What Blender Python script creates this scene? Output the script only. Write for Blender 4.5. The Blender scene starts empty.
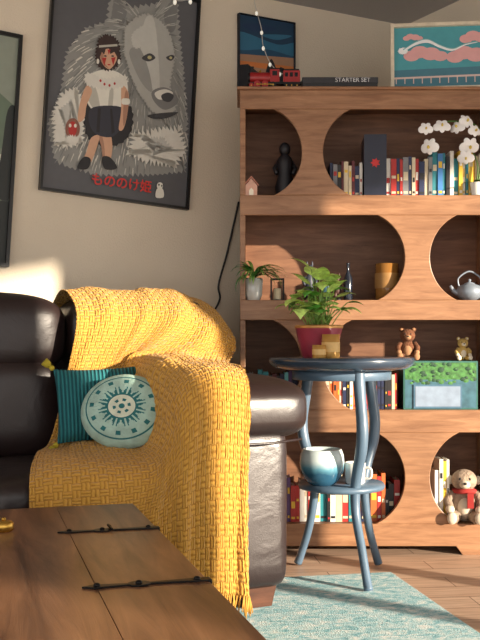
import bpy, math, random
from mathutils import Vector, Matrix, noise, Euler
random.seed(7)
sc = bpy.context.scene
COL = sc.collection
pi = math.pi

# ------------------------------------------------------------------ materials
def lin(c):
    if isinstance(c, str):
        c = tuple(int(c[i:i+2], 16) for i in (0, 2, 4))
    o = []
    for v in c:
        v = v/255.0
        o.append(v/12.92 if v <= .04045 else ((v+.055)/1.055)**2.4)
    return o
_mc = {}
def M(name, col, rough=.6, metal=0.0, var=.12, scale=30, bump=.0, bscale=None, trans=0, spec=.5, emit=0, coat=0, stretch=(1,1,1), sheen=0):
    if name in _mc: return _mc[name]
    m = bpy.data.materials.new(name); m.use_nodes = True
    nt = m.node_tree; N = nt.nodes; L = nt.links
    b = N['Principled BSDF']
    c = lin(col)
    tc = N.new('ShaderNodeTexCoord'); mp = N.new('ShaderNodeMapping')
    mp.inputs['Scale'].default_value = stretch
    L.new(tc.outputs['Object'], mp.inputs['Vector'])
    nz = N.new('ShaderNodeTexNoise'); nz.inputs['Scale'].default_value = scale; nz.inputs['Detail'].default_value = 5
    L.new(mp.outputs[0], nz.inputs['Vector'])
    rp = N.new('ShaderNodeValToRGB')
    rp.color_ramp.elements[0].position = .3; rp.color_ramp.elements[1].position = .7
    rp.color_ramp.elements[0].color = [max(0, v*(1-var)) for v in c]+[1]
    rp.color_ramp.elements[1].color = [min(1, v*(1+var)) for v in c]+[1]
    L.new(nz.outputs['Fac'], rp.inputs[0]); L.new(rp.outputs[0], b.inputs['Base Color'])
    b.inputs['Roughness'].default_value = rough; b.inputs['Metallic'].default_value = metal
    b.inputs['Specular IOR Level'].default_value = spec
    b.inputs['Transmission Weight'].default_value = trans
    b.inputs['Coat Weight'].default_value = coat
    b.inputs['Sheen Weight'].default_value = sheen
    if bump:
        n2 = N.new('ShaderNodeTexNoise'); n2.inputs['Scale'].default_value = bscale or scale*3; n2.inputs['Detail'].default_value = 6
        L.new(mp.outputs[0], n2.inputs['Vector'])
        bp = N.new('ShaderNodeBump'); bp.inputs['Strength'].default_value = bump; bp.inputs['Distance'].default_value = .01
        L.new(n2.outputs['Fac'], bp.inputs['Height']); L.new(bp.outputs[0], b.inputs['Normal'])
    if emit:
        b.inputs['Emission Color'].default_value = c+[1]; b.inputs['Emission Strength'].default_value = emit
    _mc[name] = m
    return m

def wood(name, c1, c2, stretch=(1.5, 12, 12), rough=.5, scale=3, bump=.15, spec=.4, blotch=None):
    if name in _mc: return _mc[name]
    m = bpy.data.materials.new(name); m.use_nodes = True
    nt = m.node_tree; N = nt.nodes; L = nt.links; b = N['Principled BSDF']
    tc = N.new('ShaderNodeTexCoord'); mp = N.new('ShaderNodeMapping'); mp.inputs['Scale'].default_value = stretch
    L.new(tc.outputs['Object'], mp.inputs['Vector'])
    nz = N.new('ShaderNodeTexNoise'); nz.inputs['Scale'].default_value = scale; nz.inputs['Detail'].default_value = 9; nz.inputs['Distortion'].default_value = .8
    nz.inputs['Roughness'].default_value = .62
    L.new(mp.outputs[0], nz.inputs['Vector'])
    rp = N.new('ShaderNodeValToRGB'); rp.color_ramp.elements[0].position = .32; rp.color_ramp.elements[1].position = .68
    rp.color_ramp.elements[0].color = lin(c1)+[1]; rp.color_ramp.elements[1].color = lin(c2)+[1]
    L.new(nz.outputs['Fac'], rp.inputs[0])
    n3 = N.new('ShaderNodeTexNoise'); n3.inputs['Scale'].default_value = 3.5; n3.inputs['Detail'].default_value = 3
    L.new(tc.outputs['Object'], n3.inputs['Vector'])
    mx = N.new('ShaderNodeMix'); mx.data_type = 'RGBA'; mx.blend_type = 'MULTIPLY'; mx.inputs[0].default_value = 1
    r2 = N.new('ShaderNodeValToRGB'); r2.color_ramp.elements[0].position = .3; r2.color_ramp.elements[1].position = .7
    k = .7 if blotch is None else blotch
    r2.color_ramp.elements[0].color = (k, k, k, 1); r2.color_ramp.elements[1].color = (1.0, 1.0, 1.0, 1)
    L.new(n3.outputs['Fac'], r2.inputs[0]); L.new(rp.outputs[0], mx.inputs[6]); L.new(r2.outputs[0], mx.inputs[7])
    L.new(mx.outputs[2], b.inputs['Base Color'])
    b.inputs['Roughness'].default_value = rough; b.inputs['Specular IOR Level'].default_value = spec
    bp = N.new('ShaderNodeBump'); bp.inputs['Strength'].default_value = bump; bp.inputs['Distance'].default_value = .004
    L.new(nz.outputs['Fac'], bp.inputs['Height']); L.new(bp.outputs[0], b.inputs['Normal'])
    _mc[name] = m
    return m

# ------------------------------------------------------------------ mesh builder
class MB:
    def __init__(s): s.v = []; s.f = []; s.m = []; s.s = []
    def add(s, vs, fs, mi=0, sm=False, X=None):
        o = len(s.v)
        if X is not None: vs = [X @ Vector(v) for v in vs]
        s.v += [tuple(v) for v in vs]
        for f in fs:
            s.f.append([i+o for i in f]); s.m.append(mi); s.s.append(sm)
    def box(s, x0, x1, y0, y1, z0, z1, mi=0, X=None):
        vs = [(x, y, z) for x in (x0, x1) for y in (y0, y1) for z in (z0, z1)]
        s.add(vs, [(0,1,3,2), (4,6,7,5), (0,4,5,1), (2,3,7,6), (0,2,6,4), (1,5,7,3)], mi, False, X)
    def lathe(s, prof, c=(0,0,0), mi=0, seg=36, X=None, sm=True):
        vs = []; fs = []
        n = len(prof)
        for r, z in prof:
            for k in range(seg):
                a = 2*pi*k/seg; vs.append((c[0]+r*math.cos(a), c[1]+r*math.sin(a), c[2]+z))
        for i in range(n-1):
            for k in range(seg):
                k2 = (k+1) % seg
                fs.append((i*seg+k, i*seg+k2, (i+1)*seg+k2, (i+1)*seg+k))
        s.add(vs, fs, mi, sm, X)
        s.add(vs[:seg], [tuple(range(seg))[::-1]], mi, False, X)
        s.add(vs[-seg:], [tuple(range(seg))], mi, False, X)
    def sup(s, c, r, e1=1.0, e2=1.0, mi=0, X=None, U=32, V=18):
        def p(w, e): return math.copysign(abs(w)**e, w)
        vs = []; fs = []
        for i in range(V+1):
            h = -pi/2+pi*i/V
            for k in range(U):
                w = 2*pi*k/U
                ch = p(math.cos(h), e1)
                vs.append((c[0]+r[0]*ch*p(math.cos(w), e2), c[1]+r[1]*ch*p(math.sin(w), e2), c[2]+r[2]*p(math.sin(h), e1)))
        for i in range(V):
            for k in range(U):
                k2 = (k+1) % U
                fs.append((i*U+k, i*U+k2, (i+1)*U+k2, (i+1)*U+k))
        s.add(vs, fs, mi, True, X)
    def tube(s, pts, rad, mi=0, seg=10, flat=1.0, X=None, cap=True):
        pts = [Vector(p) for p in pts]; n = len(pts)
        if not hasattr(rad, '__len__'): rad = [rad]*n
        vs = []; fs = []
        up = None
        for i in range(n):
            t = (pts[min(i+1, n-1)]-pts[max(i-1, 0)]).normalized()
            if up is None:
                up = Vector((0, 0, 1)) if abs(t.z) < .9 else Vector((0, 1, 0))
            a = t.cross(up).normalized(); bb = a.cross(t).normalized(); up = bb
            for k in range(seg):
                w = 2*pi*k/seg
                vs.append(pts[i]+a*math.cos(w)*rad[i]+bb*math.sin(w)*rad[i]*flat)
        for i in range(n-1):
            for k in range(seg):
                k2 = (k+1) % seg
                fs.append((i*seg+k, i*seg+k2, (i+1)*seg+k2, (i+1)*seg+k))
        if cap:
            fs.append(tuple(range(seg))[::-1]); fs.append(tuple((n-1)*seg+k for k in range(seg)))
        s.add(vs, fs, mi, True, X)
    def prism(s, poly, y0, y1, mi=0, X=None):
        n = len(poly)
        vs = [(p[0], y0, p[1]) for p in poly]+[(p[0], y1, p[1]) for p in poly]
        fs = [tuple(range(n)), tuple(range(2*n-1, n-1, -1))]
        for i in range(n):
            j = (i+1) % n; fs.append((i, i+n, j+n, j))
        s.add(vs, fs, mi, False, X)
    def slab(s, poly, z0, z1, mi=0, X=None):
        n = len(poly)
        vs = [(p[0], p[1], z0) for p in poly]+[(p[0], p[1], z1) for p in poly]
        fs = [tuple(range(n))[::-1], tuple(range(n, 2*n))]
        for i in range(n):
            j = (i+1) % n; fs.append((i, j, j+n, i+n))
        s.add(vs, fs, mi, False, X)
    def leaf(s, base, az, el, L, W, droop, mi=0, n=8, fold=.25, pw=.85):
        vs = []; fs = []
        p = Vector(base); e = el
        side = Vector((-math.sin(az), math.cos(az), 0))
        for i in range(n+1):
            t = i/n
            w = W*math.sin(pi*min(1, max(0.03, t))**pw)*.5 if i < n else .0005
            d = Vector((math.cos(az)*math.cos(e), math.sin(az)*math.cos(e), math.sin(e)))
            nn = side.cross(d)
            vs += [p-side*w-nn*w*fold*-1, p, p+side*w+nn*w*fold]
            p = p+d*(L/n); e -= droop/n
        for i in range(n):
            a = i*3
            fs += [(a, a+1, a+4, a+3), (a+1, a+2, a+5, a+4)]
        s.add(vs, fs, mi, True)
    def obj(s, name, mats, loc=(0,0,0), rot=(0,0,0), bevel=0, parent=None, sub=0, uv=None):
        me = bpy.data.meshes.new(name); me.from_pydata(s.v, [], s.f)
        for m in mats: me.materials.append(m)
        for p, mi, sm in zip(me.polygons, s.m, s.s): p.material_index = mi; p.use_smooth = sm
        me.update()
        o = bpy.data.objects.new(name, me); COL.objects.link(o)
        o.location = loc; o.rotation_euler = rot
        if parent: o.parent = parent
        if bevel:
            b = o.modifiers.new('bevel', 'BEVEL'); b.width = bevel; b.segments = 2; b.limit_method = 'ANGLE'; b.angle_limit = math.radians(50)
        return o

def cr(p0, p1, p2, p3, t):
    return .5*((2*p1)+(-p0+p2)*t+(2*p0-5*p1+4*p2-p3)*t*t+(-p0+3*p1-3*p2+p3)*t**3)
def spline(pts, n=8, closed=False):
    P = [Vector(p) for p in pts]; N = len(P); out = []
    rng = N if closed else N-1
    for i in range(rng):
        if closed: a, b, c, d = P[(i-1) % N], P[i], P[(i+1) % N], P[(i+2) % N]
        else: a, b, c, d = P[max(i-1, 0)], P[i], P[i+1], P[min(i+2, N-1)]
        for k in range(n): out.append(cr(a, b, c, d, k/n))
    if not closed: out.append(P[-1])
    return out
def sp1(vals, n):
    out = []; N = len(vals)
    for i in range(N-1):
        for k in range(n):
            t = k/n; out.append(vals[i]*(1-t)+vals[i+1]*t)
    out.append(vals[-1]); return out

def text_mesh(body, size, mat, parent, loc, rot, name, sx=1, ex=.0004, off=0):
    cu = bpy.data.curves.new(name, 'FONT'); cu.body = body; cu.size = size; cu.extrude = ex; cu.offset = off
    cu.align_x = 'CENTER'; cu.align_y = 'CENTER'
    t = bpy.data.objects.new(name+'_tmp', cu); COL.objects.link(t)
    bpy.context.view_layer.update()
    dg = bpy.context.evaluated_depsgraph_get()
    me = bpy.data.meshes.new_from_object(t.evaluated_get(dg))
    bpy.data.objects.remove(t)
    me.materials.clear(); me.materials.append(mat)
    o = bpy.data.objects.new(name, me); COL.objects.link(o)
    o.parent = parent; o.location = loc; o.rotation_euler = rot; o.scale = (sx, 1, 1)
    return o

# ------------------------------------------------------------------ room shell
A = math.radians(28)
WY0 = 4.3
u = Vector((math.cos(A), math.sin(A), 0)); n_ = Vector((math.sin(A), -math.cos(A), 0))
corner = Vector((.814, 4.733, 0))
CEIL = 2.41
wallm = M('wall_paint', (218, 205, 184), .9, var=.03, scale=4, bump=.25, bscale=140)
trimm = M('trim_paint', (225, 220, 212), .5, var=.03)
ceilm = M('ceiling_paint', (172, 171, 171), .95, var=.03, scale=3, bump=.3, bscale=90)

def floor_mat():
    m = bpy.data.materials.new('floor_planks'); m.use_nodes = True
    nt = m.node_tree; N = nt.nodes; L = nt.links; b = N['Principled BSDF']
    tc = N.new('ShaderNodeTexCoord'); mp = N.new('ShaderNodeMapping'); mp.inputs['Rotation'].default_value = (0, 0, math.radians(-6))
    L.new(tc.outputs['Object'], mp.inputs[0])
    br = N.new('ShaderNodeTexBrick'); br.inputs['Scale'].default_value = 1; br.inputs['Brick Width'].default_value = 1.1; br.inputs['Row Height'].default_value = .13
    br.inputs['Mortar Size'].default_value = .002; br.inputs['Color1'].default_value = lin((216, 188, 164))+[1]; br.inputs['Color2'].default_value = lin((198, 166, 142))+[1]
    br.inputs['Mortar'].default_value = lin((110, 82, 64))+[1]; br.offset = .37
    L.new(mp.outputs[0], br.inputs['Vector'])
    m2 = N.new('ShaderNodeMapping'); m2.inputs['Scale'].default_value = (2, 30, 1); L.new(mp.outputs[0], m2.inputs[0])
    nz = N.new('ShaderNodeTexNoise'); nz.inputs['Scale'].default_value = 2.5; nz.inputs['Detail'].default_value = 8; nz.inputs['Distortion'].default_value = .6
    L.new(m2.outputs[0], nz.inputs[0])
    rp = N.new('ShaderNodeValToRGB'); rp.color_ramp.elements[0].position = .3; rp.color_ramp.elements[1].position = .7
    rp.color_ramp.elements[0].color = (.62, .57, .54, 1); rp.color_ramp.elements[1].color = (1, 1, 1, 1)
    L.new(nz.outputs['Fac'], rp.inputs[0])
    mx = N.new('ShaderNodeMix'); mx.data_type = 'RGBA'; mx.blend_type = 'MULTIPLY'; mx.inputs[0].default_value = 1
    L.new(br.outputs['Color'], mx.inputs[6]); L.new(rp.outputs[0], mx.inputs[7]); L.new(mx.outputs[2], b.inputs['Base Color'])
    b.inputs['Roughness'].default_value = .42
    return m
mb = MB(); mb.box(-5, 4.5, -2.5, 6, -.1, 0)
mb.obj('floor', [floor_mat()])
mb = MB(); mb.box(-5.6, 0.12, 0, .12, 0, CEIL)
mb.obj('wall_left', [wallm], loc=corner, rot=(0, 0, A))
mb = MB(); mb.box(-5.6, 0, -.015, 0, 0, .09)
mb.obj('baseboard_left', [trimm], loc=corner, rot=(0, 0, A), bevel=.004)
Xr = 7.4
d0, d1 = 1.25, 5.0
DH = 2.12; SUNCUT_Z = 1.35
P0, P1 = 2.55, 3.66  # span of the added sun-blocking wall piece, out of view
RR = math.atan2(n_.y, n_.x)
mb = MB(); mb.box(0, d0, 0, .12, 0, CEIL); mb.box(d1, Xr, 0, .12, 0, CEIL); mb.box(d0, d1, 0, .12, DH, CEIL); mb.box(P0, P1, 0, .12, SUNCUT_Z, DH)  # last piece is added out of view to trim sun on the left wall
mb.obj('wall_right', [wallm], loc=corner, rot=(0, 0, RR))
for nm, a, b, H_ in (('door_1', d0, P0, DH), ('door_2', P1, d1, DH), ('added_opening_1', P0, P1, SUNCUT_Z)):  # third frame lines the made-up low opening under the sun-blocking piece
    mb = MB()
    mb.box(a, a+.04, .02, .1, 0, H_); mb.box(b-.04, b, .02, .1, 0, H_); mb.box(a, b, .02, .1, H_-.04, H_); mb.box(a, b, .02, .1, 0, .03)
    mb.obj(nm, [trimm], loc=corner, rot=(0, 0, RR), bevel=.004)
mb = MB(); mb.box(0, d0-.02, -.015, 0, 0, .09)
mb.obj('baseboard_right', [trimm], loc=corner, rot=(0, 0, RR))
mb = MB(); mb.box(-5, 4.5, -2.5, 6, CEIL, CEIL+.1)
mb.obj('ceiling', [ceilm])

# ------------------------------------------------------------------ bookcase
BX = lambda px: (px-240)*.004
BZ = lambda py: .86+(340-py)*.004
BY = 3.84
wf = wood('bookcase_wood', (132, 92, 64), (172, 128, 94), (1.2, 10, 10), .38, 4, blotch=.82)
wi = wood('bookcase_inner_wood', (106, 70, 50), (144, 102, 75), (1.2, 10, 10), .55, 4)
BW = 1.04; BD = .30
mb = MB()
T = [1.86, 1.44, 1.02, .58, .124]
Fb = [1.784, 1.36, .94, .49, None]
for k in range(4):
    mb.box(0, BW, -.0, .022, Fb[k], T[k], 0)
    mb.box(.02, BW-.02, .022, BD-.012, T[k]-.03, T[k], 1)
mb.box(-.012, BW+.012, -.012, BD, 1.86, 1.872, 0)
mb.prism([(0, .124), (0, 0), (.14, 0), (.165, .035), (.865, .035), (.89, 0), (BW, 0), (BW, .124)], 0, .022, 0)
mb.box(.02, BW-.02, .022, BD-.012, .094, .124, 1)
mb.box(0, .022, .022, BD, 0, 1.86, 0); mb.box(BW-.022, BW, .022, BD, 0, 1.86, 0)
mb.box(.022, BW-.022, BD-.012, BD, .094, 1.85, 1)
for (zb, zt, xl, xr) in [(1.44, 1.784, BX(302), BX(323)), (1.02, 1.36, BX(405), BX(430)), (.58, .94, BX(302), BX(323)), (.124, .49, BX(405), BX(430))]:
    zc = (zb+zt)/2; hh = (zt-zb)/2; Rr = hh*1.10
    Lf = []; Rt = []
    for i in range(29):
        s = -1+2*i/28
        off = Rr-math.sqrt(Rr*Rr-(hh*s)**2)
        Lf.append((xl-off, zc+hh*s)); Rt.append((xr+off, zc+hh*s))
    mb.prism(Lf+Rt[::-1], 0, .022, 0)
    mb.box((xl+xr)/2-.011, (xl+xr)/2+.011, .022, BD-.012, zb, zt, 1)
    mb.box(0, .022, 0, .022, zb, zt, 0); mb.box(BW-.03, BW, 0, .022, zb, zt, 0)
mb.obj('bookcase', [wf, wi], loc=(0, BY, 0), bevel=.0025)

pal = {k: M('book_'+k, c, .5, var=.08) for k, c in dict(white=(225,220,210), cream=(205,190,160), red=(170,40,36), navy=(30,40,75), teal=(35,120,130), black=(28,26,28),
      green=(50,90,60), yellow=(215,175,50), orange=(205,100,45), blue=(60,120,180), grey=(120,120,122), maroon=(90,30,35), purple=(90,60,110), aqua=(110,190,200)).items()}
PK = list(pal.keys()); pages = M('book_pages', (222, 212, 190), .9)
def books(name, x0, x1, z, hlo, hhi, y=3.885, cols=None, wlo=.010, whi=.024, seed=1, dep=.12):
    R = random.Random(seed); mb = MB(); mats = [pal[k] for k in PK]+[pages]
    x = x0
    while x < x1-.008:
        w = min(R.uniform(wlo, whi), x1-x); h = R.uniform(hlo, hhi); c = PK.index(R.choice(cols or PK)); yy = y+R.uniform(0, .012)
        d = dep*R.uniform(.9, 1)
        mb.box(x+.0005, x+w-.0005, yy, yy+.003, z, z+h, c)
        mb.box(x+.0005, x+.0025, yy+.003, yy+d, z, z+h, c); mb.box(x+w-.0025, x+w-.0005, yy+.003, yy+d, z, z+h, c)
        mb.box(x+.0025, x+w-.0025, yy+.003, yy+d-.003, z+.003, z+h-.004, len(PK))
        c2 = PK.index(R.choice(['white', 'cream', 'black', 'yellow', 'red']))
        if c2 != c:
            f0 = R.uniform(.35, .7); f1 = f0+R.uniform(.06, .22)
            mb.box(x+.003, x+w-.003, yy-.0008, yy, z+h*f0, z+h*f1, c2)
            mb.box(x+.003, x+w-.003, yy-.0008, yy, z+h*.08, z+h*.14, c2)
        x += w
    return mb.obj(name, mats)
books('book_row', .365, .497, 1.44, .125, .15, seed=3, cols=['white', 'grey', 'navy', 'cream', 'maroon', 'black'], wlo=.009, whi=.02)
books('book_row', .592, .78, 1.44, .13, .165, seed=5, cols=['black', 'red', 'grey', 'navy', 'cream', 'green', 'white'])
books('book_row', .78, .835, 1.44, .17, .185, seed=6, cols=['blue', 'teal'])
books('book_row', .835, 1.0, 1.44, .15, .19, seed=9, cols=['white', 'black', 'red', 'teal', 'yellow', 'cream'], wlo=.008)
books('book_row', .345, .64, .58, .12, .155, seed=12, cols=['red', 'blue', 'white', 'orange', 'black', 'cream', 'grey', 'navy'])
books('book_row', .04, .235, .58, .12, .16, seed=13)
books('book_row', .19, .65, .124, .13, .2, seed=21, cols=['red', 'white', 'navy', 'cream', 'purple', 'teal', 'orange', 'black'], wlo=.012, whi=.03)
books('book_row', .79, .85, .124, .2, .26, seed=22, cols=['white', 'red', 'navy', 'yellow'], wlo=.01, whi=.018)
mb = MB(); mb.box(0, .088, 0, .16, 0, .245, 0); mb.box(.004, .084, .004, .156, .003, .242, 1)
mb.box(-.001, .089, -.001, .004, 0, .25, 0)
e = [(.044+.02*math.cos(a)*(1 if k % 2 else .6), .135+.02*math.sin(a)*(1 if k % 2 else .6)) for k, a in enumerate([2*pi*i/14 for i in range(14)])]
mb.prism(e, -.003, -.001, 2)
mb.obj('hardcover_book', [M('hardcover_dark', (30, 34, 52), .35), pages, M('emblem_red', (190, 40, 40), .5)], loc=(.502, 3.875, 1.44), rot=(0, 0, -.05))

# ---- orchid
white_p = M('orchid_petal', (248, 246, 244), .6, var=.03)
stem = M('stem_green', (80, 110, 50), .6); soil = M('soil', (50, 36, 26), .9, bump=.5)
mb = MB()
mb.lathe([(.022, 0), (.03, .05), (.028, .052), (.02, .045)], (.955, 3.862, 1.441), 3, 24)
st = spline([(.955, 3.862, 1.48), (.972, 3.858, 1.6), (.955, 3.850, 1.71), (.88, 3.845, 1.735), (.80, 3.845, 1.728), (.74, 3.843, 1.69)], 6)
mb.tube(st, .0035, 1, 6)
st = spline([(.95, 3.862, 1.48), (.955, 3.858, 1.56), (.93, 3.850, 1.62), (.90, 3.845, 1.63)], 6)
mb.tube(st, .003, 1, 6)
def orchid_flower(mb, c, r, rz, rx):
    X0 = Matrix.Translation(c) @ Matrix.Rotation(rz, 4, 'Z') @ Matrix.Rotation(rx, 4, 'X')
    for k in range(5):
        a = pi/2+2*pi*k/5; big = k in (1, 4)
        rr = r*(1.05 if big else .9)
        X = X0 @ Matrix.Rotation(a, 4, 'Y') @ Matrix.Rotation(.28, 4, 'Z') @ Matrix.Translation((rr*.55, 0, 0))
        mb.sup((0, 0, 0), (rr*.55, .003, rr*(.52 if big else .38)), 1, 1, 0, X, 14, 8)
    mb.sup((0, -.006, -r*.1), (r*.14, r*.25, r*.2), 1, 1, 2, X0, 10, 6)
for (px, py, r) in [(428, 147, .036), (425, 129, .028), (441, 126, .033), (456, 127, .031), (466, 121, .031), (469, 147, .038), (465, 158, .032), (474, 131, .028)]:
    orchid_flower(mb, ((px-240)*.004, 3.828+random.uniform(-.010, .004), .86+(340-py)*.004), r, random.uniform(-.8, .6), random.uniform(-.4, .4))
for a in (2.6, .4, -1.8): mb.leaf((.955, 3.862, 1.485), a, .7, .07, .03, 1.3, 1)
mb.obj('potted_orchid', [white_p, stem, M('orchid_heart', (215, 190, 90), .6), M('white_ceramic', (225, 222, 215), .25)])

def figurine(name, x, y, z, h, mat, mat2, robe=False):
    mb = MB(); k = h/.16
    mb.lathe([(.025*k, 0), (.025*k, .012*k), (.012*k, .02*k)], (0, 0, 0), 1, 20)
    mb.sup((0, 0, .07*k), (.018*k, .013*k, .035*k), 1, 1, 0)
    mb.sup((0, 0, .122*k), (.014*k, .014*k, .017*k), 1, 1, 0)
    if robe:
        mb.lathe([(.022*k, .012*k), (.024*k, .03*k), (.017*k, .06*k), (.019*k, .085*k), (.017*k, .1*k), (.006*k, .112*k)], (0, 0, 0), 0, 24)
    for s in (-1, 1):
        mb.tube([(s*.007*k, 0, .05*k), (s*.011*k, -.002, .03*k), (s*.01*k, -.002, .012*k)], [.008*k, .007*k, .006*k], 0, 8)
        mb.tube([(s*.014*k, 0, .092*k), (s*.026*k, -.004, .075*k), (s*.02*k, -.016*k, .06*k)], [.006*k, .005*k, .005*k], 0, 8)
        if not robe: mb.sup((s*.01*k, 0, .14*k), (.004*k, .003*k, .014*k), 1, 1, 0, None, 10, 6)
    mb.obj(name, [mat, mat2], loc=(x, y, z))
blk = M('black_metal', (26, 25, 26), .45, metal=.5)
figurine('figurine', .185, 3.96, 1.44, .27, M('figurine_black', (30, 29, 34), .5), blk, robe=True)
mb = MB()
mb.prism([(-.024, 0), (.024, 0), (.024, .040), (0, .068), (-.024, .040)], 0, .024, 0)
mb.prism([(-.030, .036), (0, .070), (.030, .036), (.030, .043), (0, .078), (-.030, .043)], -.004, .028, 1)
mb.prism([(-.009, 0), (.009, 0), (.009, .02), (0, .03), (-.009, .02)], -.002, 0, 2)
mb.obj('house_ornament', [M('orn_pink', (206, 160, 140), .6), M('orn_roof', (170, 110, 90), .6), M('orn_cream', (235, 225, 205), .6)], loc=(.045, 3.845, 1.44), bevel=.001)

# ---- spider plant
leafL = M('leaf_light', (150, 185, 95), .45, var=.25, scale=60); leafD = M('leaf_dark', (62, 120, 48), .4, var=.3, scale=50)
mb = MB(); c = (.055, 3.875, 1.02)
mb.lathe([(.026, 0), (.034, .02), (.038, .085), (.034, .09), (.03, .08)], c, 0); mb.lathe([(.001, .078), (.032, .079)], c, 1)
R = random.Random(4)
for k in range(44):
    az = R.uniform(-pi, 0)
    if math.cos(az) < -.2: az = -pi/2-R.uniform(.1, .9)
    if R.random() < .25: az = R.uniform(.1, .8)
    L = R.uniform(.10, .17)
    mb.leaf((c[0], c[1]-.015, c[2]+.085), az, R.uniform(.6, 1.3), L, .014, R.uniform(1.5, 2.8), 2+(k % 2))
mb.obj('potted_spider_plant', [M('jar_pale_glass', (214, 220, 216), .1, trans=.4, coat=.5), soil, leafL, leafD])
mb = MB()
for x in (0, .05):
    for y in (0, .05): mb.box(x, x+.005, y, y+.005, 0, .09, 0)
for z in (0, .086):
    mb.box(0, .055, 0, .005, z, z+.005, 0); mb.box(0, .055, .05, .055, z, z+.005, 0); mb.box(0, .005, 0, .055, z, z+.005, 0); mb.box(.05, .055, 0, .055, z, z+.005, 0)
mb.lathe([(.016, .005), (.016, .05), (.002, .052)], (.027, .027, 0), 1, 20)
mb.obj('glass_lantern', [blk, M('candle_cream', (230, 215, 180), .5)], loc=(.125, 3.9, 1.02))
figurine('figurine', .285, 3.93, 1.02, .17, M('fig_dark', (45, 50, 62), .5), blk)
figurine('figurine', .35, 3.92, 1.02, .13, M('fig_teal', (40, 80, 90), .5), blk)
figurine('figurine', .40, 3.94, 1.02, .12, M('fig_brown', (80, 55, 48), .5), blk)
mb = MB(); mb.lathe([(.016, 0), (.018, .01), (.018, .09), (.006, .12), (.006, .15), (.008, .155), (.001, .156)], (0, 0, 0), 0)
mb.obj('bottle', [M('bottle_dark', (28, 34, 44), .15)], loc=(.442, 3.93, 1.02))
mb = MB(); mb.lathe([(.04, 0), (.047, .01), (.048, .15), (.044, .152), (.042, .14)], (0, 0, 0), 0); mb.lathe([(.001, .138), (.043, .139)], (0, 0, 0), 1)
mb.lathe([(.049, .05), (.0495, .052), (.0495, .11), (.049, .112)], (0, 0, 0), 2)
mb.obj('jar_candle', [M('amber_glass', (140, 96, 46), .15), M('wax', (205, 165, 105), .4), M('label_tan', (150, 110, 58), .6)], loc=(.6, 3.92, 1.02))
mb = MB(); gi = M('iron_grey', (130, 140, 152), .4, metal=.2)
mb.lathe([(.025, 0), (.045, .012), (.055, .035), (.045, .058), (.022, .066), (.02, .07), (.004, .076), (.007, .084), (.001, .088)], (0, 0, 0), 0)
mb.tube(spline([(-.045, 0, .03), (-.065, 0, .04), (-.078, 0, .06)], 5), [.012]*3+[.010]*3+[.008]*3+[.006]*2, 0)
mb.tube(spline([(-.042, 0, .055), (-.045, 0, .09), (0, 0, .118), (.045, 0, .09), (.042, 0, .055)], 6), .0035, 0)
mb.obj('teapot', [gi], loc=(.93, 3.89, 1.02))

# ---- row 3
mb = MB(); mb.box(0, .30, 0, .12, 0, .195, 0); mb.box(.006, .294, -.001, 0, .12, .189, 1); mb.box(.006, .294, -.001, 0, .006, .12, 2)
mb.box(.04, .235, -.006, -.001, .004, .10, 4); mb.box(.047, .228, -.0075, -.006, .012, .093, 3)
R = random.Random(8)
for k in range(60):
    x = R.uniform(.015, .285); z = R.uniform(.105, .185); r = R.uniform(.006, .014)
    mb.sup((x, -.001, z), (r, .001, r*.7), 1, 1, 1 if k % 2 else 5, None, 8, 4)
mb.obj('board_game_box', [M('box_teal', (50, 100, 92), .4), M('foliage_green', (64, 116, 56), .5, var=.5, scale=60), M('box_aqua', (60, 100, 114), .4, var=.3), M('panel_pale', (136, 152, 172), .35), M('panel_edge', (74, 108, 130), .4), M('foliage_dk', (28, 66, 40), .5)], loc=(.66, 3.875, .58), bevel=.001)
def plush(name, loc, k, body, light, dark, ears='round', scarf=None, rz=0):
    mb = MB()
    mb.sup((0, 0, .045), (.034, .028, .045), 1, 1, 0); mb.sup((0, -.012, .042), (.022, .02, .03), 1, 1, 1)
    mb.sup((0, -.004, .108), (.033, .029, .029), 1, 1, 0); mb.sup((0, -.03, .1), (.014, .012, .011), 1, 1, 1)
    mb.sup((0, -.042, .104), (.0045, .003, .0035), 1, 1, 2, None, 10, 6)
    for s in (-1, 1):
        if ears == 'round': mb.sup((s*.026, 0, .135), (.012, .006, .012), 1, 1, 0, None, 14, 8); mb.sup((s*.026, -.004, .135), (.007, .004, .007), 1, 1, 1, None, 12, 6)
        else: mb.sup((s*.036, 0, .108), (.009, .005, .012), 1, 1, 1, None, 14, 8)
        mb.sup((s*.012, -.029, .114), (.0035, .003, .004), 1, 1, 2, None, 10, 6)
        mb.tube([(s*.028, -.004, .075), (s*.042, -.012, .055), (s*.038, -.028, .038)], [.012, .012, .011], 0); mb.sup((s*.038, -.03, .035), (.012, .012, .012), 1, 1, 1)
        mb.tube([(s*.02, -.01, .018), (s*.03, -.04, .014), (s*.034, -.056, .016)], [.017, .015, .013], 0); mb.sup((s*.035, -.062, .018), (.013, .008, .016), 1, 1, 1)
    if scarf:
        mb.lathe([(.02, .074), (.031, .076), (.033, .083), (.024, .088)], (0, -.002, 0), 3); mb.box(.006, .022, -.038, -.03, .04, .08, 3)
    mb.obj(name, [body, light, dark, scarf or dark], loc=loc, rot=(0, 0, rz)).scale = (k, k, k)
dk = M('plush_dark', (22, 18, 18), .5)
plush('teddy_bear', (.688, 3.945, .776), .95, M('plush_brown', (112, 70, 46), .95, bump=.8, bscale=200, var=.25), M('plush_tan', (165, 122, 88), .95), dk, rz=-.1)
plush('plush_toy', (.915, 3.945, .776), .66, M('plush_yellow', (200, 170, 100), .9), M('plush_cream', (225, 215, 195), .9), dk)
plush('sock_monkey', (.91, 3.90, .124), 1.55, M('sock_knit', (158, 138, 120), .95, bump=.9, bscale=160, var=.45), M('sock_cream', (204, 190, 170), .95), dk, ears='side', scarf=M('scarf_red', (155, 42, 38), .9), rz=-.15)

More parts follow.
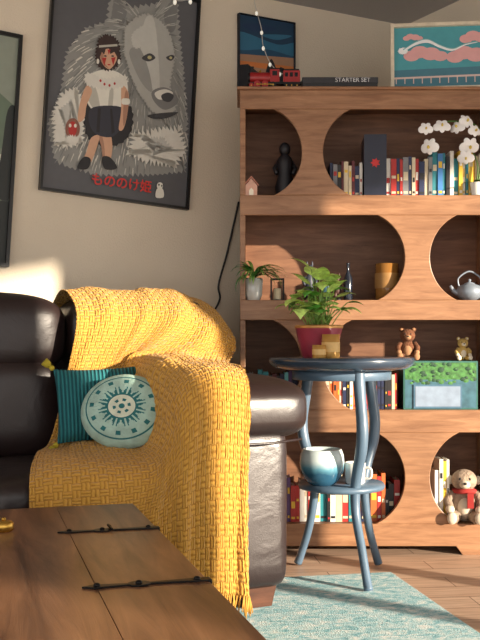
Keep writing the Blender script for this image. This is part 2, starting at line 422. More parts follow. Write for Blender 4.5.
# ---- items on top of bookcase
red = M('train_red', (150, 30, 32), .35); gold = M('brass', (190, 150, 70), .3, metal=.9)
def toy_train():
    mb = MB()
    mb.box(0, .21, -.016, .016, .014, .022, 1)
    X = Matrix.Translation((.03, 0, .040)) @ Matrix.Rotation(pi/2, 4, 'Y')
    mb.lathe([(.017, -.022), (.018, -.02), (.018, .06), (.017, .061)], (0, 0, 0), 0, 24, X)
    mb.lathe([(.019, -.028), (.019, -.02)], (0, 0, 0), 1, 24, X)
    mb.lathe([(.005, .055), (.005, .07), (.008, .078), (.005, .078)], (.018, 0, 0), 1, 16)
    mb.lathe([(.006, .055), (.005, .064), (.001, .067)], (.05, 0, 0), 2, 16)
    mb.box(.088, .125, -.017, .017, .022, .066, 0); mb.box(.083, .13, -.02, .02, .066, .07, 1); mb.box(.097, .116, -.018, .018, .044, .06, 3)
    mb.box(.14, .205, -.016, .016, .022, .062, 0); mb.box(.143, .202, -.013, .013, .062, .068, 1)
    for k in range(3): mb.box(.146+k*.019, .158+k*.019, -.0175, .0175, .04, .055, 3)
    for x, r in [(.015, .009), (.038, .013), (.068, .013), (.1, .011), (.152, .009), (.172, .009), (.193, .009)]:
        for s in (-1, 1):
            Xw = Matrix.Translation((x, s*.018, r)) @ Matrix.Rotation(pi/2, 4, 'X')
            mb.lathe([(r, -.003), (r, .003)], (0, 0, 0), 0 if x < .09 else 1, 20, Xw); mb.lathe([(r*.3, -.004), (r*.3, .004)], (0, 0, 0), 2, 10, Xw)
    mb.tube([(.038, -.023, .012), (.1, -.023, .012)], .002, 2, 6)
    mb.box(.125, .142, -.006, .006, .014, .02, 1)
    o = mb.obj('toy_train', [red, blk, gold, M('window_dark', (20, 22, 30), .2)], loc=(.03, 3.872, 1.872), bevel=.0008)
    o.scale = (1.03, 1, 1.15)
toy_train()
mb = MB(); mb.box(0, .30, 0, .2, 0, .038, 0); mb.box(-.002, .302, -.002, .202, .018, .042, 1)
ob = mb.obj('boxed_game_set', [M('box_black', (30, 30, 32), .4), M('box_black2', (40, 40, 44), .4)], loc=(.252, 3.85, 1.872), bevel=.0015)
text_mesh('STARTER SET', .024, M('text_grey', (205, 205, 205), .5), ob, (.2, -.003, .030), (pi/2, 0, 0), 'lid_text')

# generic flat framed art ------------------------------------------------------
def frame_art(name, W, H, fw, fm, bgm, shapes, mats, loc, rot, thick=.022, topix=None):
    mb = MB()
    mb.box(0, W, -.006, 0, 0, H, 0)
    mb.box(0, fw, -thick, 0, 0, H, 0); mb.box(W-fw, W, -thick, 0, 0, H, 0); mb.box(fw, W-fw, -thick, 0, 0, fw, 0); mb.box(fw, W-fw, -thick, 0, H-fw, H, 0)
    mb.box(fw, W-fw, -.008, -.006, fw, H-fw, 1)
    lay = 0
    dl = min(.0002, .012/max(1, len(shapes)))
    for (mi, pts) in shapes:
        lay += 1
        y = -.008-dl*lay
        P = []
        for p in pts:
            x, z = (topix(*p) if topix else p)
            P.append((min(max(x, fw*.98), W-fw*.98), y, min(max(z, fw*.98), H-fw*.98)))
        mb.add(P, [tuple(range(len(P)))], mi)
    return mb.obj(name, [fm, bgm]+mats, loc=loc, rot=rot)
def sm(pts, n=5): return [(p[0], p[1]) for p in spline([(a, b, 0) for a, b in pts], n, True)]
def fur(pts, amp, seed=1, step=5):
    R = random.Random(seed); P = pts; out = []
    N = len(P)
    for i in range(N):
        a = Vector((P[i][0], P[i][1])); b = Vector((P[(i+1) % N][0], P[(i+1) % N][1])); d = b-a; L = d.length; k = max(1, int(L/step)); nn = Vector((d.y, -d.x)).normalized() if L else Vector((0, 0))
        for j in range(k):
            p = a+d*(j/k); out.append((p.x, p.y)); q = a+d*((j+.35)/k)+nn*amp*R.uniform(.4, 1); out.append((q.x, q.y))
    return out
def ell(cx, cy, rx, ry, n=20, rot=0): 
    return [(cx+rx*math.cos(2*pi*i/n)*math.cos(rot)-ry*math.sin(2*pi*i/n)*math.sin(rot), cy+rx*math.cos(2*pi*i/n)*math.sin(rot)+ry*math.sin(2*pi*i/n)*math.cos(rot)) for i in range(n)]

PW, PH = .66, .92
def pp(px, py):
    dx, dy = px-38, py-190; det = -31181.0
    return (dx*(-208)-9*dy)/det*PW, (149*dy-21*dx)/det*PH
def F(n, c): return M('print_'+n, c, .55, var=.04)
pm = [F('wolf_mid', (142, 142, 137)), F('wolf_light', (186, 185, 177)), F('wolf_dark', (118, 118, 116)), F('black', (34, 32, 34)), F('skin', (204, 160, 130)),
      F('hair', (56, 40, 37)), F('tunic', (220, 217, 204)), F('navy', (48, 48, 58)), F('redpaint', (176, 46, 40)), F('lip', (60, 60, 62)), F('mask', (134, 88, 72)), F('eye', (180, 170, 120)),
      F('fur_a', (166, 165, 158)), F('fur_b', (212, 209, 198)), F('skin_sh', (166, 124, 100)), F('tunic_sh', (180, 177, 165))]
S = []
outer = [(44, 130), (56, 98), (60, 62), (78, 38), (98, 30), (104, -8), (122, 14), (150, 8), (172, -12), (177, 40), (183, 85), (187, 130), (185, 174), (140, 178), (92, 178), (52, 166)]
S.append((2, fur(outer[::-1], 4, 2)))
S.append((4, fur([(104, 30), (108, 2), (120, 20), (116, 34)], 1, 4)))
S.append((4, sm([(158, 18), (171, 2), (171, 30), (164, 36)])))
def inside(x, y, P):
    c = False; n = len(P)
    for i in range(n):
        a, b = P[i], P[(i+1) % n]
        if (a[1] > y) != (b[1] > y) and x < (b[0]-a[0])*(y-a[1])/(b[1]-a[1])+a[0]: c = not c
    return c
R = random.Random(31)
cnt = 0
while cnt < 650:
    x = R.uniform(42, 186); y = R.uniform(-8, 178)
    if not inside(x, y, outer): continue
    d = Vector((x-140, y-60)); d = (d.normalized()+Vector((0, .7))).normalized(); L = R.uniform(6, 14); nn = Vector((-d.y, d.x))*R.uniform(.45, 1.0)
    p = Vector((x, y)); q = p+d*L
    if not inside(q.x, q.y, outer): continue
    k = R.random(); white_fur = (x < 86 and y > 40) or y > 122  # whiter fur areas of the printed wolf, left and lower
    S.append((15 if (white_fur and k < .5) else (14 if k < .5 else (4 if k < .68 else (2 if k < .82 else 3))), [tuple(p-nn*.6), tuple(p+nn*.6), tuple(p+d*L*.6+nn), tuple(q)]))
    cnt += 1
S.append((14, fur(sm([(118, 34), (140, 20), (162, 34), (170, 62), (166, 92), (174, 108), (160, 122), (142, 112), (126, 88), (116, 60)], 4)[::-1], 3, 5, 3)))
S.append((3, sm([(138, 26), (148, 30), (154, 92), (146, 92), (134, 58)])))
S.append((2, sm([(122, 60), (132, 54), (142, 74), (146, 96), (134, 86)])))
S.append((3, fur(sm([(124, 42), (138, 32), (140, 48), (128, 56)])[::-1], 1.5, 41, 3)))
S.append((4, sm([(146, 96), (158, 91), (170, 96), (173, 106), (160, 113), (149, 106)])))
S.append((15, sm([(149, 97), (159, 93), (168, 96), (163, 102), (153, 103)])))
S.append((11, sm([(156, 99), (163, 96), (169, 99), (165, 105), (158, 104)])))
S.append((11, sm([(142, 119), (158, 116), (174, 115), (162, 121), (148, 122)])))
S.append((15, fur([(124, 136), (150, 130), (178, 126), (186, 152), (174, 170), (146, 168), (120, 158)][::-1], 8, 6, 4)))
S.append((3, fur([(134, 140), (158, 138), (170, 150), (148, 158)][::-1], 5, 7, 3)))
S.append((14, fur([(140, 146), (156, 143), (162, 150), (150, 154)][::-1], 4, 17, 3)))
S.append((15, fur([(46, 122), (56, 98), (72, 94), (82, 112), (80, 146), (64, 154), (50, 150)][::-1], 6, 8, 4)))
S.append((3, fur([(54, 116), (66, 106), (74, 130), (62, 144)][::-1], 4, 9, 3)))
S.append((11, sm([(135, 64), (143, 59), (149, 63), (142, 67)]))); S.append((13, ell(143, 63, 2.2, 1.7)))
S.append((11, sm([(160, 62), (166, 59), (169, 61), (165, 65)]))); S.append((13, ell(165, 62, 1.5, 1.3)))
S.append((5, fur(sm([(82, 108), (120, 106), (128, 126), (118, 146), (96, 150), (80, 138)], 3)[::-1], 2, 21)))
S.append((6, sm([(92, 136), (103, 134), (107, 150), (104, 166), (98, 165), (97, 150)])))
S.append((16, sm([(92, 138), (96, 138), (99, 150), (100, 165), (98, 164), (96, 150)])))
S.append((6, sm([(86, 142), (94, 140), (90, 156), (85, 166), (79, 164), (82, 154)])))
S.append((5, sm([(97, 160), (105, 160), (112, 170), (100, 171)])))
S.append((5, sm([(79, 160), (86, 162), (83, 171), (73, 170)])))
S.append((8, sm([(84, 84), (94, 78), (108, 78), (119, 85), (121, 100), (113, 116), (88, 116), (80, 102)])))
S.append((17, sm([(84, 90), (90, 96), (94, 114), (88, 115), (81, 102)]))); S.append((17, sm([(104, 92), (107, 96), (106, 114), (102, 114)])))
S.append((9, sm([(88, 113), (115, 112), (119, 124), (108, 140), (90, 138), (83, 124)])))
S.append((5, [(92, 114), (95, 114), (94, 137), (91, 136)])); S.append((5, [(104, 114), (106, 114), (109, 136), (106, 138)]))
S.append((6, sm([(80, 94), (86, 98), (81, 112), (79, 124), (73, 127), (74, 112)])))
S.append((6, sm([(115, 92), (122, 98), (122, 114), (118, 132), (113, 133), (115, 116)])))
S.append((16, sm([(119, 97), (122, 100), (122, 114), (118, 130), (117, 116)])))
S.append((8, sm([(116, 104), (123, 104), (123, 109), (116, 109)])))
S.append((15, fur(sm([(81, 80), (98, 85), (118, 80), (121, 91), (100, 97), (78, 92)], 3)[::-1], 3, 11, 3)))
hd = []
hd.append((7, fur(sm([(84, 58), (88, 42), (100, 36), (114, 42), (118, 56), (117, 70), (102, 79), (86, 72)], 4)[::-1], 3.0, 12, 4)))
hd.append((6, sm([(91, 58), (101, 53), (111, 56), (112, 66), (103, 76), (93, 69)])))
hd.append((16, sm([(91, 58), (95, 58), (96, 68), (102, 75), (93, 69)])))
hd.append((7, [(88, 50), (100, 46), (96, 60), (93, 57), (90, 64)])); hd.append((7, [(100, 46), (114, 50), (113, 62), (109, 56), (104, 59)]))
hd.append((17, [(89, 50), (113, 47), (113, 49.5), (89, 52.5)]))
hd.append((10, [(93, 64), (99, 63), (96.5, 73)])); hd.append((10, [(105, 63), (111, 62), (108, 72)])); hd.append((10, [(100, 54), (104, 54), (102, 60)]))
hd.append((5, ell(97.5, 61.5, 2.0, .9))); hd.append((5, ell(107, 61, 2.0, .9))); hd.append((10, ell(102.5, 71, 2.0, .8)))
hd.append((8, ell(88, 68, 1.8, 3))); hd.append((8, ell(115.5, 67, 1.8, 3)))
for mi, P in hd: S.append((mi, [(101+(a-101)*.76, 80+(b-80)*.84) for a, b in P]))
for (a, b) in [(94, 88), (98, 91), (103, 92), (108, 90)]: S.append((10, ell(a, b, 1.1, 1.4, 8)))
S.append((12, ell(68, 134, 7, 10))); S.append((10, ell(68, 134, 4, 7))); S.append((8, ell(65.5, 131, 1.3, 1.8))); S.append((8, ell(70.5, 131, 1.3, 1.8))); S.append((15, fur(ell(68, 144, 8, 5)[::-1], 3, 13, 3)))
S.append((8, ell(156, 187, 3.2, 3.4))); S.append((8, sm([(153, 190), (159, 190), (160, 198), (152, 198)]))); S.append((5, ell(155, 186, .9, 1.1, 8))); S.append((5, ell(158, 187, .8, 1, 8)))
bl = Vector((-.814, 3.867, 1.464))+n_*.002
po = frame_art('framed_wolf_poster', PW, PH, .011, M('frame_black', (18, 18, 18), .35), F('poster_grey', (88, 88, 91)), S, pm, bl, (0, .063, A), topix=pp, thick=.026)
tx, tz = pp(117, 185)
text_mesh('もののけ姫', .054, M('print_text_red', (205, 50, 44), .5), po, (tx, -.0215, tz), (pi/2, 0, 0), 'title_text', sx=1.0, off=.0008)

S2 = [(2, [(0, 0), (.66, 0), (.66, .3), (0, .25)]), (3, sm([(0, .22), (.3, .34), (.66, .26), (.66, .5), (.4, .52), (.0, .46)])), (4, [(0, .52), (.66, .46), (.66, .64), (.5, .74), (0, .7)]),
      (5, sm([(.3, .34), (.66, .3), (.66, .42), (.5, .44)])), (2, sm([(.56, .3), (.66, .28), (.66, .60), (.62, .62), (.6, .4)]))]
brp = Vector((-.9206, 3.809, 1.146))
frame_art('framed_landscape_print', .66, .925, .014, M('frame_black', (18, 18, 18)), F('mist', (138, 146, 132)), S2,
          [F('ink_dark', (40, 44, 42)), F('sage', (120, 128, 112)), F('green_grey', (100, 116, 98)), F('pale', (196, 196, 182))], brp-u*.66+Vector((0, 0, .042))+n_*.002, (0, .06, A))
S3 = [(7, [(0, .24), (.3, .24), (.3, .35), (0, .35)]), (4, [(0, .1), (.3, .1), (.3, .19), (0, .17)]), (3, [(0, .12), (.3, .12), (.3, .15), (0, .14)]), (5, sm([(0, .19), (.15, .21), (.3, .2), (.3, .26), (.2, .24), (0, .27)])),
      (6, sm([(.02, .3), (.1, .28), (.2, .31), (.1, .32)])), (5, sm([(.12, .27), (.2, .26), (.28, .29), (.2, .285)])), (2, [(0, .0), (.3, .0), (.3, .12), (.22, .14), (.19, .11), (.1, .1), (.05, .13), (0, .12)]), (2, sm([(.14, .09), (.17, .17), (.2, .1)]))]
frame_art('sunset_painting', .292, .35, .003, M('canvas_edge', (25, 30, 40), .8), F('night_blue', (30, 74, 104)), S3,
          [F('sil', (24, 26, 34)), F('orange_glow', (206, 120, 60)), F('amber_glow', (168, 128, 100)), F('blue_mid', (44, 104, 134)), F('blue_dk', (22, 50, 84)), F('blue_deep', (22, 56, 84))], Vector((-.0134, 4.293, 1.968))+n_*.002, (0, 0, A))
S4 = [(2, [(0, 0), (.44, 0), (.44, .10), (0, .09)]), (3, [(0, .052), (.44, .058), (.44, .066), (0, .060)])]
def cloud(cx, cz, k): return [(4, ell(cx+dx*k, cz+dz*k, r*k, r*k*.7, 16)) for dx, dz, r in [(-.05, 0, .03), (-.02, .014, .034), (.02, .006, .036), (.055, -.004, .028)]]
S4 += cloud(.14, .15, 1.1)+cloud(.32, .14, 1.2)+cloud(.35, .215, .9)+cloud(.09, .225, .5)
for k in range(12): S4.append((3, [(.02+k*.035, .03), (.024+k*.035, .03), (.024+k*.035, .058), (.02+k*.035, .058)]))
dr = spline([(.05, .17, 0), (.10, .2, 0), (.15, .21, 0), (.2, .185, 0), (.25, .17, 0), (.30, .19, 0), (.35, .2, 0)], 6)
up_ = [(p.x, p.y+.009*(1-abs(i/len(dr)-.3))) for i, p in enumerate(dr)]; dn_ = [(p.x, p.y-.009*(1-abs(i/len(dr)-.3))) for i, p in enumerate(dr)]
S4.append((5, up_+dn_[::-1])); S4.append((5, fur(ell(.05, .17, .018, .013), .005, 3, .01))); S4.append((6, [(p[0], p[1]) for p in up_]+[(p[0], p[1]-.004) for p in up_][::-1])); 
frame_art('framed_dragon_picture', .44, .285, .014, M('frame_cream', (216, 204, 180), .5), F('turq_sky', (78, 156, 166)), S4,
          [F('sea', (72, 122, 138)), F('rail', (215, 190, 180)), F('cloud_pink', (222, 166, 164)), F('dragon_white', (238, 240, 240)), F('mane', (120, 180, 182))], (.617, 3.93, 1.873), (-.12, 0, math.radians(-6)))

# ------------------------------------------------------------------ sofa
SA = math.radians(25); SO = Vector((.191, 3.06, 0))
def leather():
    m = bpy.data.materials.new('black_leather'); m.use_nodes = True
    nt = m.node_tree; N = nt.nodes; L = nt.links; b = N['Principled BSDF']
    tc = N.new('ShaderNodeTexCoord')
    n1 = N.new('ShaderNodeTexNoise'); n1.inputs['Scale'].default_value = 6; n1.inputs['Detail'].default_value = 3; n1.inputs['Distortion'].default_value = 1.2
    v = N.new('ShaderNodeTexVoronoi'); v.inputs['Scale'].default_value = 260
    L.new(tc.outputs['Object'], n1.inputs[0]); L.new(tc.outputs['Object'], v.inputs[0])
    rp = N.new('ShaderNodeValToRGB'); rp.color_ramp.elements[0].color = lin((34, 24, 24))+[1]; rp.color_ramp.elements[1].color = lin((46, 34, 33))+[1]
    L.new(n1.outputs['Fac'], rp.inputs[0]); L.new(rp.outputs[0], b.inputs['Base Color'])
    b1 = N.new('ShaderNodeBump'); b1.inputs['Strength'].default_value = .3; b1.inputs['Distance'].default_value = .015
    b2 = N.new('ShaderNodeBump'); b2.inputs['Strength'].default_value = .12; b2.inputs['Distance'].default_value = .002
    L.new(n1.outputs['Fac'], b1.inputs['Height']); L.new(v.outputs['Distance'], b2.inputs['Height']); L.new(b1.outputs[0], b2.inputs['Normal']); L.new(b2.outputs[0], b.inputs['Normal'])
    b.inputs['Roughness'].default_value = .36
    return m
mb = MB(); E = .28
SW = 1.95
mb.sup((-SW/2, .49, .19), (SW/2-.05, .44, .125), E, E, 0, None, 72, 24)
mb.sup((-SW/2, .82, .49), (SW/2-.03, .12, .41), .3, .3, 0, None, 72, 28)
for cx in (-.69, -1.26):
    mb.sup((cx, .29, .375), (.285, .31, .105), .42, .3, 0, None, 56, 24)
for cx, hw in ((-.335, .27), (-.975, .372), (-1.615, .27)):
    mb.sup((cx, .67, .88), (hw, .15, .145), .55, .36, 0, None, 64, 26)
    mb.sup((cx, .65, .63), (hw, .14, .18), .45, .32, 0, None, 64, 26)
for ax, sg in ((-.21, 1), (-SW+.21, -1)):
    mb.sup((ax, .46, .33), (.185, .46, .27), .2, .16, 0, None, 64, 28)
    mb.sup((ax+.012*sg, .43, .640), (.236, .485, .112), .58, .26, 0, None, 72, 28)
    mb.tube([(ax-.19, -.03, .548), (ax-.09, -.04, .54), (ax+.09, -.04, .54), (ax+.2, -.03, .548)], .004, 0, 8)
for (fx, fy) in [(-.12, .1), (-SW+.12, .1), (-.12, .84), (-SW+.12, .84)]:
    mb.add([(fx-.045, fy-.045, 0), (fx+.045, fy-.045, 0), (fx+.045, fy+.045, 0), (fx-.045, fy+.045, 0), (fx-.06, fy-.06, .09), (fx+.06, fy-.06, .09), (fx+.06, fy+.06, .09), (fx-.06, fy+.06, .09)],
           [(3, 2, 1, 0), (4, 5, 6, 7), (0, 1, 5, 4), (1, 2, 6, 5), (2, 3, 7, 6), (3, 0, 4, 7)], 1)
mb.obj('leather_sofa', [leather(), wood('sofa_foot_wood', (70, 42, 30), (100, 62, 44))], loc=SO, rot=(0, 0, SA))

# ------------------------------------------------------------------ throw blanket
CL = .023
def throw_mat():
    m = bpy.data.materials.new('mustard_knit'); m.use_nodes = True
    nt = m.node_tree; N = nt.nodes; L = nt.links; b = N['Principled BSDF']
    uvn = N.new('ShaderNodeUVMap'); uvn.uv_map = 'UVMap'
    ch = N.new('ShaderNodeTexChecker'); ch.inputs['Scale'].default_value = 1/CL
    L.new(uvn.outputs[0], ch.inputs['Vector'])
    ws = []
    for d in ('X', 'Y'):
        w = N.new('ShaderNodeTexWave'); w.bands_direction = d; w.inputs['Scale'].default_value = 2*pi/20*2/CL; w.inputs['Distortion'].default_value = 1.2; w.inputs['Detail Scale'].default_value = 3
        L.new(uvn.outputs[0], w.inputs['Vector']); ws.append(w)
    mx = N.new('ShaderNodeMix'); mx.data_type = 'FLOAT'
    L.new(ch.outputs['Fac'], mx.inputs[0]); L.new(ws[0].outputs['Fac'], mx.inputs[2]); L.new(ws[1].outputs['Fac'], mx.inputs[3])
    nz = N.new('ShaderNodeTexNoise'); nz.inputs['Scale'].default_value = 160; L.new(uvn.outputs[0], nz.inputs[0])
    ad = N.new('ShaderNodeMath'); ad.operation = 'MULTIPLY_ADD'; ad.inputs[1].default_value = .6; L.new(nz.outputs['Fac'], ad.inputs[0]); L.new(mx.outputs[0], ad.inputs[2])
    rp = N.new('ShaderNodeValToRGB'); rp.color_ramp.elements[0].color = lin((158, 108, 40))+[1]; rp.color_ramp.elements[1].color = lin((206, 156, 70))+[1]
    rp.color_ramp.elements[0].position = .15; rp.color_ramp.elements[1].position = .85
    L.new(ad.outputs[0], rp.inputs[0]); L.new(rp.outputs[0], b.inputs['Base Color'])
    bp = N.new('ShaderNodeBump'); bp.inputs['Strength'].default_value = .75; bp.inputs['Distance'].default_value = .004
    L.new(ad.outputs[0], bp.inputs['Height']); L.new(bp.outputs[0], b.inputs['Normal'])
    b.inputs['Roughness'].default_value = .95; b.inputs['Sheen Weight'].default_value = .2; b.inputs['Specular IOR Level'].default_value = .15
    return m
Xb = [-.60, -.51, -.42, -.34, -.26, -.18, -.10, -.02]
X3 = [-.64, -.57, -.50, -.45, -.39, -.29, -.16, -.05]
X4 = [-.70, -.62, -.53, -.455, -.405, -.32, -.21, -.11]
X5 = [-.79, -.68, -.56, -.462, -.415, -.34, -.25, -.175]
X6 = [-.87, -.74, -.60, -.47, -.42, -.35, -.28, -.225]
X7 = [-.88, -.75, -.61, -.52, -.45, -.37, -.29, -.235]
rowsX = [Xb, Xb, Xb, X3, X4, X5, X6, X7, X7]
Yr = [[.86]*8, [.67]*8, [.475]*8,
      [.455, .455, .455, .45, .44, .43, .42, .42],
      [.43, .43, .43, .42, .34, .30, .30, .30],
      [.23, .23, .23, .2, .12, .12, .12, .12],
      [-.03, -.03, -.03, -.04, -.06, -.075, -.085, -.085],
      [-.07, -.075, -.08, -.09, -.10, -.105, -.105, -.10],
      [-.07, -.075, -.08, -.09, -.10, -.105, -.11, -.10]]
Zr = [[.94, .94, .94, .94, .93, .92, .90, .88],
      [1.024, 1.028, 1.028, 1.028, 1.026, 1.022, 1.00, .945],
      [.94, .94, .94, .94, .935, .925, .905, .86],
      [.74, .74, .74, .76, .80, .81, .80, .79],
      [.53, .52, .52, .55, .775, .788, .784, .774],
      [.505, .51, .51, .53, .755, .778, .778, .768],
      [.475, .48, .48, .50, .67, .735, .735, .72],
      [.34, .34, .34, .36, .40, .42, .42, .41],
      [.18, .17, .16, .15, .13, .115, .105, .10]]
NR, NC = 9, 8; SR, SCn = 66, 50
def gp(i, j):
    i = min(max(i, 0), NR-1); j = min(max(j, 0), NC-1)
    return Vector((rowsX[i][j], Yr[i][j], Zr[i][j]))
rws = []
for a in range((NR-1)*SR+1):
    i = min(a//SR, NR-2); t = a/SR-i
    line = [cr(gp(i-1, j), gp(i, j), gp(i+1, j), gp(i+2, j), t) for j in range(NC)]
    out = []
    for b in range((NC-1)*SCn+1):
        j = min(b//SCn, NC-2); s = b/SCn-j
        out.append(cr(line[max(j-1, 0)], line[j], line[j+1], line[min(j+2, NC-1)], s))
    rws.append(out)
RN = len(rws); CN = len(rws[0])
vs = []; uvs = []
vl = [0]*RN
for a in range(1, RN): vl[a] = vl[a-1]+(rws[a][CN//2]-rws[a-1][CN//2]).length*.5+(rws[a][CN//6]-rws[a-1][CN//6]).length*.5
hem = []
for a in range(RN):
    for b in range(CN):
        p = rws[a][b]
        dr_ = rws[min(a+1, RN-1)][b]-rws[max(a-1, 0)][b]; dc = rws[a][min(b+1, CN-1)]-rws[a][max(b-1, 0)]
        nn = dr_.cross(dc).normalized()
        U_ = b/(CN-1)*.88; V_ = vl[a]
        fa = a/(RN-1)
        hang = max(0, (fa-.72)/.28)
        fold = noise.noise(Vector((U_*7, V_*1.6, 1.3)))*.018 + noise.noise(Vector((U_*13, V_*4, 5)))*.008
        fold += hang*(math.sin(U_*40+math.sin(V_*4)*1.4)*.021)
        mid = max(0, 1-abs(fa-.33)/.2)
        fold += mid*.013*math.sin(U_*30+V_*9)
        seatf = max(0, 1-abs(fa-.6)/.15); fold += seatf*.010*math.sin(U_*22-V_*16)
        w = .0038*abs(math.sin(pi*U_/CL)*math.sin(pi*V_/CL))**.6
        w += .0014*noise.noise(Vector((U_*120, V_*120, 0)))
        top = max(0, 1-abs(fa-.16)/.12)
        d = max(fold, -.004)+.010+top*.008+w
        q = p+nn*d
        if fa > .97: q.z += noise.noise(Vector((U_*25, 3, 3)))*.018*(fa-.97)/.03
        if b > CN*.985: q.x += noise.noise(Vector((V_*30, 9, 3)))*.008
        vs.append(q); uvs.append((U_, V_))
        if a == RN-1 and b % 4 == 0: hem.append(q.copy())
fs = []
for a in range(RN-1):
    for b in range(CN-1):
        fs.append((a*CN+b, (a+1)*CN+b, (a+1)*CN+b+1, a*CN+b+1))
mb = MB(); mb.add(vs, fs, 0, True)
nv = len(mb.v)
R = random.Random(2)
for q in hem:
    for k in range(2):
        o = Vector((R.uniform(-.012, .012), R.uniform(-.006, .004), 0)); L = R.uniform(.035, .06)
        mb.tube([q+Vector((0, 0, .006)), q+o*.6+Vector((0, 0, -L*.5)), q+o+Vector((0, 0, -L))], [.0026, .0024, .0016], 1, 5)
th = mb.obj('throw_blanket', [throw_mat(), M('mustard_fringe', (190, 140, 60), .95)], loc=SO, rot=(0, 0, SA))
ul_ = th.data.uv_layers.new(name='UVMap')
for lp in th.data.loops:
    if lp.vertex_index < nv: ul_.data[lp.index].uv = uvs[lp.vertex_index]

# ------------------------------------------------------------------ pillows
def pillow(mb, w, h, T_, mi, X, n=28, pinch=.06):
    vs = []; fs = []
    for side in (-1, 1):
        o = len(vs)
        for i in range(n+1):
            for k in range(n+1):
                a = -1+2*i/n; b = -1+2*k/n
                x = w/2*a*(1-pinch*(1-b*b)*abs(a)); z = h/2*b*(1-pinch*(1-a*a)*abs(b))
                y = side*T_*((1-a**4)*(1-b**4))**.5
                vs.append((x, y, z))
        for i in range(n):
            for k in range(n):
                f = (o+i*(n+1)+k, o+(i+1)*(n+1)+k, o+(i+1)*(n+1)+k+1, o+i*(n+1)+k+1)
                fs.append(f if side < 0 else f[::-1])
    mb.add(vs, fs, mi, True, X)
def cord_mat():
    m = bpy.data.materials.new('teal_corduroy'); m.use_nodes = True
    nt = m.node_tree; N = nt.nodes; L = nt.links; b = N['Principled BSDF']
    tc = N.new('ShaderNodeTexCoord'); w = N.new('ShaderNodeTexWave'); w.bands_direction = 'X'; w.inputs['Scale'].default_value = 26; w.inputs['Distortion'].default_value = .3
    L.new(tc.outputs['Object'], w.inputs['Vector'])
    rp = N.new('ShaderNodeValToRGB'); rp.color_ramp.elements[0].color = lin((14, 74, 82))+[1]; rp.color_ramp.elements[1].color = lin((44, 130, 136))+[1]
    L.new(w.outputs['Fac'], rp.inputs[0]); L.new(rp.outputs[0], b.inputs['Base Color'])
    bp = N.new('ShaderNodeBump'); bp.inputs['Strength'].default_value = .8; bp.inputs['Distance'].default_value = .006
    L.new(w.outputs['Fac'], bp.inputs['Height']); L.new(bp.outputs[0], b.inputs['Normal']); b.inputs['Roughness'].default_value = .9
    return m
yel = M('tassel_yellow', (190, 172, 52), .9, bump=.6)
SM = Matrix.Translation(SO) @ Matrix.Rotation(SA, 4, 'Z')
def sofa_pt(x, y, z): return SM @ Vector((x, y, z))
mb = MB(); I = Matrix.Identity(4)
pillow(mb, .28, .25, .055, 0, I)
for (a, b) in [(-1, -1), (-1, 1), (1, -1), (1, 1)]:
    c = Vector((a*.14, 0, b*.125)); d = Vector((a, 0, b)).normalized()
    mb.sup(tuple(c+d*.006), (.009, .009, .009), 1, 1, 1, None, 12, 8)
    for k in range(18):
        aa = 2*pi*k/18; r = Vector((-d.z, 0, d.x))*math.cos(aa)*.013+Vector((0, 1, 0))*math.sin(aa)*.012
        mb.tube([c+d*.008, c+d*.022+r*.8, c+d*.040+r], [.002, .002, .0015], 1, 5)
mb.obj('tasseled_throw_pillow', [cord_mat(), yel], loc=sofa_pt(-.555, .36, .650), rot=Euler((-.32, math.radians(-2), math.radians(14)), 'XYZ'))
mb = MB(); NRg, NA = 30, 120
for side in (-1, 1):
    vs = []
    for i in range(NRg+1):
        r = i/NRg
        for k in range(NA):
            a = 2*pi*k/NA; y = side*.06*(1-r**3.2)**.6
            vs.append((.142*r*math.cos(a), y, .122*r*math.sin(a)))
    o = len(mb.v); mb.v += vs
    for i in range(NRg):
        for k in range(NA):
            r = (i+.5)/NRg; mi = 0
            if side < 0:
                if r < .06: mi = 1
                elif r < .30: mi = 2
                elif r < .34: mi = 1
                elif r < .62:
                    tri = abs(((k+.5) % 10)/10-.5)*2
                    mi = 1 if (r-.34)/.28 < (1-tri)*.95 and tri > .25 else 0
                elif r < .80: mi = 0 if (k % 10) in (0, 1, 2, 3, 4, 5, 6) else (1 if r < .74 else 0)
                elif r < .84: mi = 1
                else: mi = 0
                if .12 < r < .2 and (k % 20) < 9: mi = 1
            k2 = (k+1) % NA
            f = [o+i*NA+k, o+i*NA+k2, o+(i+1)*NA+k2, o+(i+1)*NA+k]
            mb.f.append(f if side < 0 else f[::-1]); mb.m.append(mi); mb.s.append(True)
mb.obj('round_embroidered_pillow', [M('pill_mint', (172, 204, 192), .95, bump=.7, bscale=150, var=.15), M('pill_teal', (40, 112, 116), .95, bump=.6, bscale=150), M('pill_cream', (218, 224, 204), .95, bump=.6, bscale=150)],
       loc=sofa_pt(-.515, .205, .635), rot=Euler((-.36, 0, math.radians(-4)), 'XYZ'))

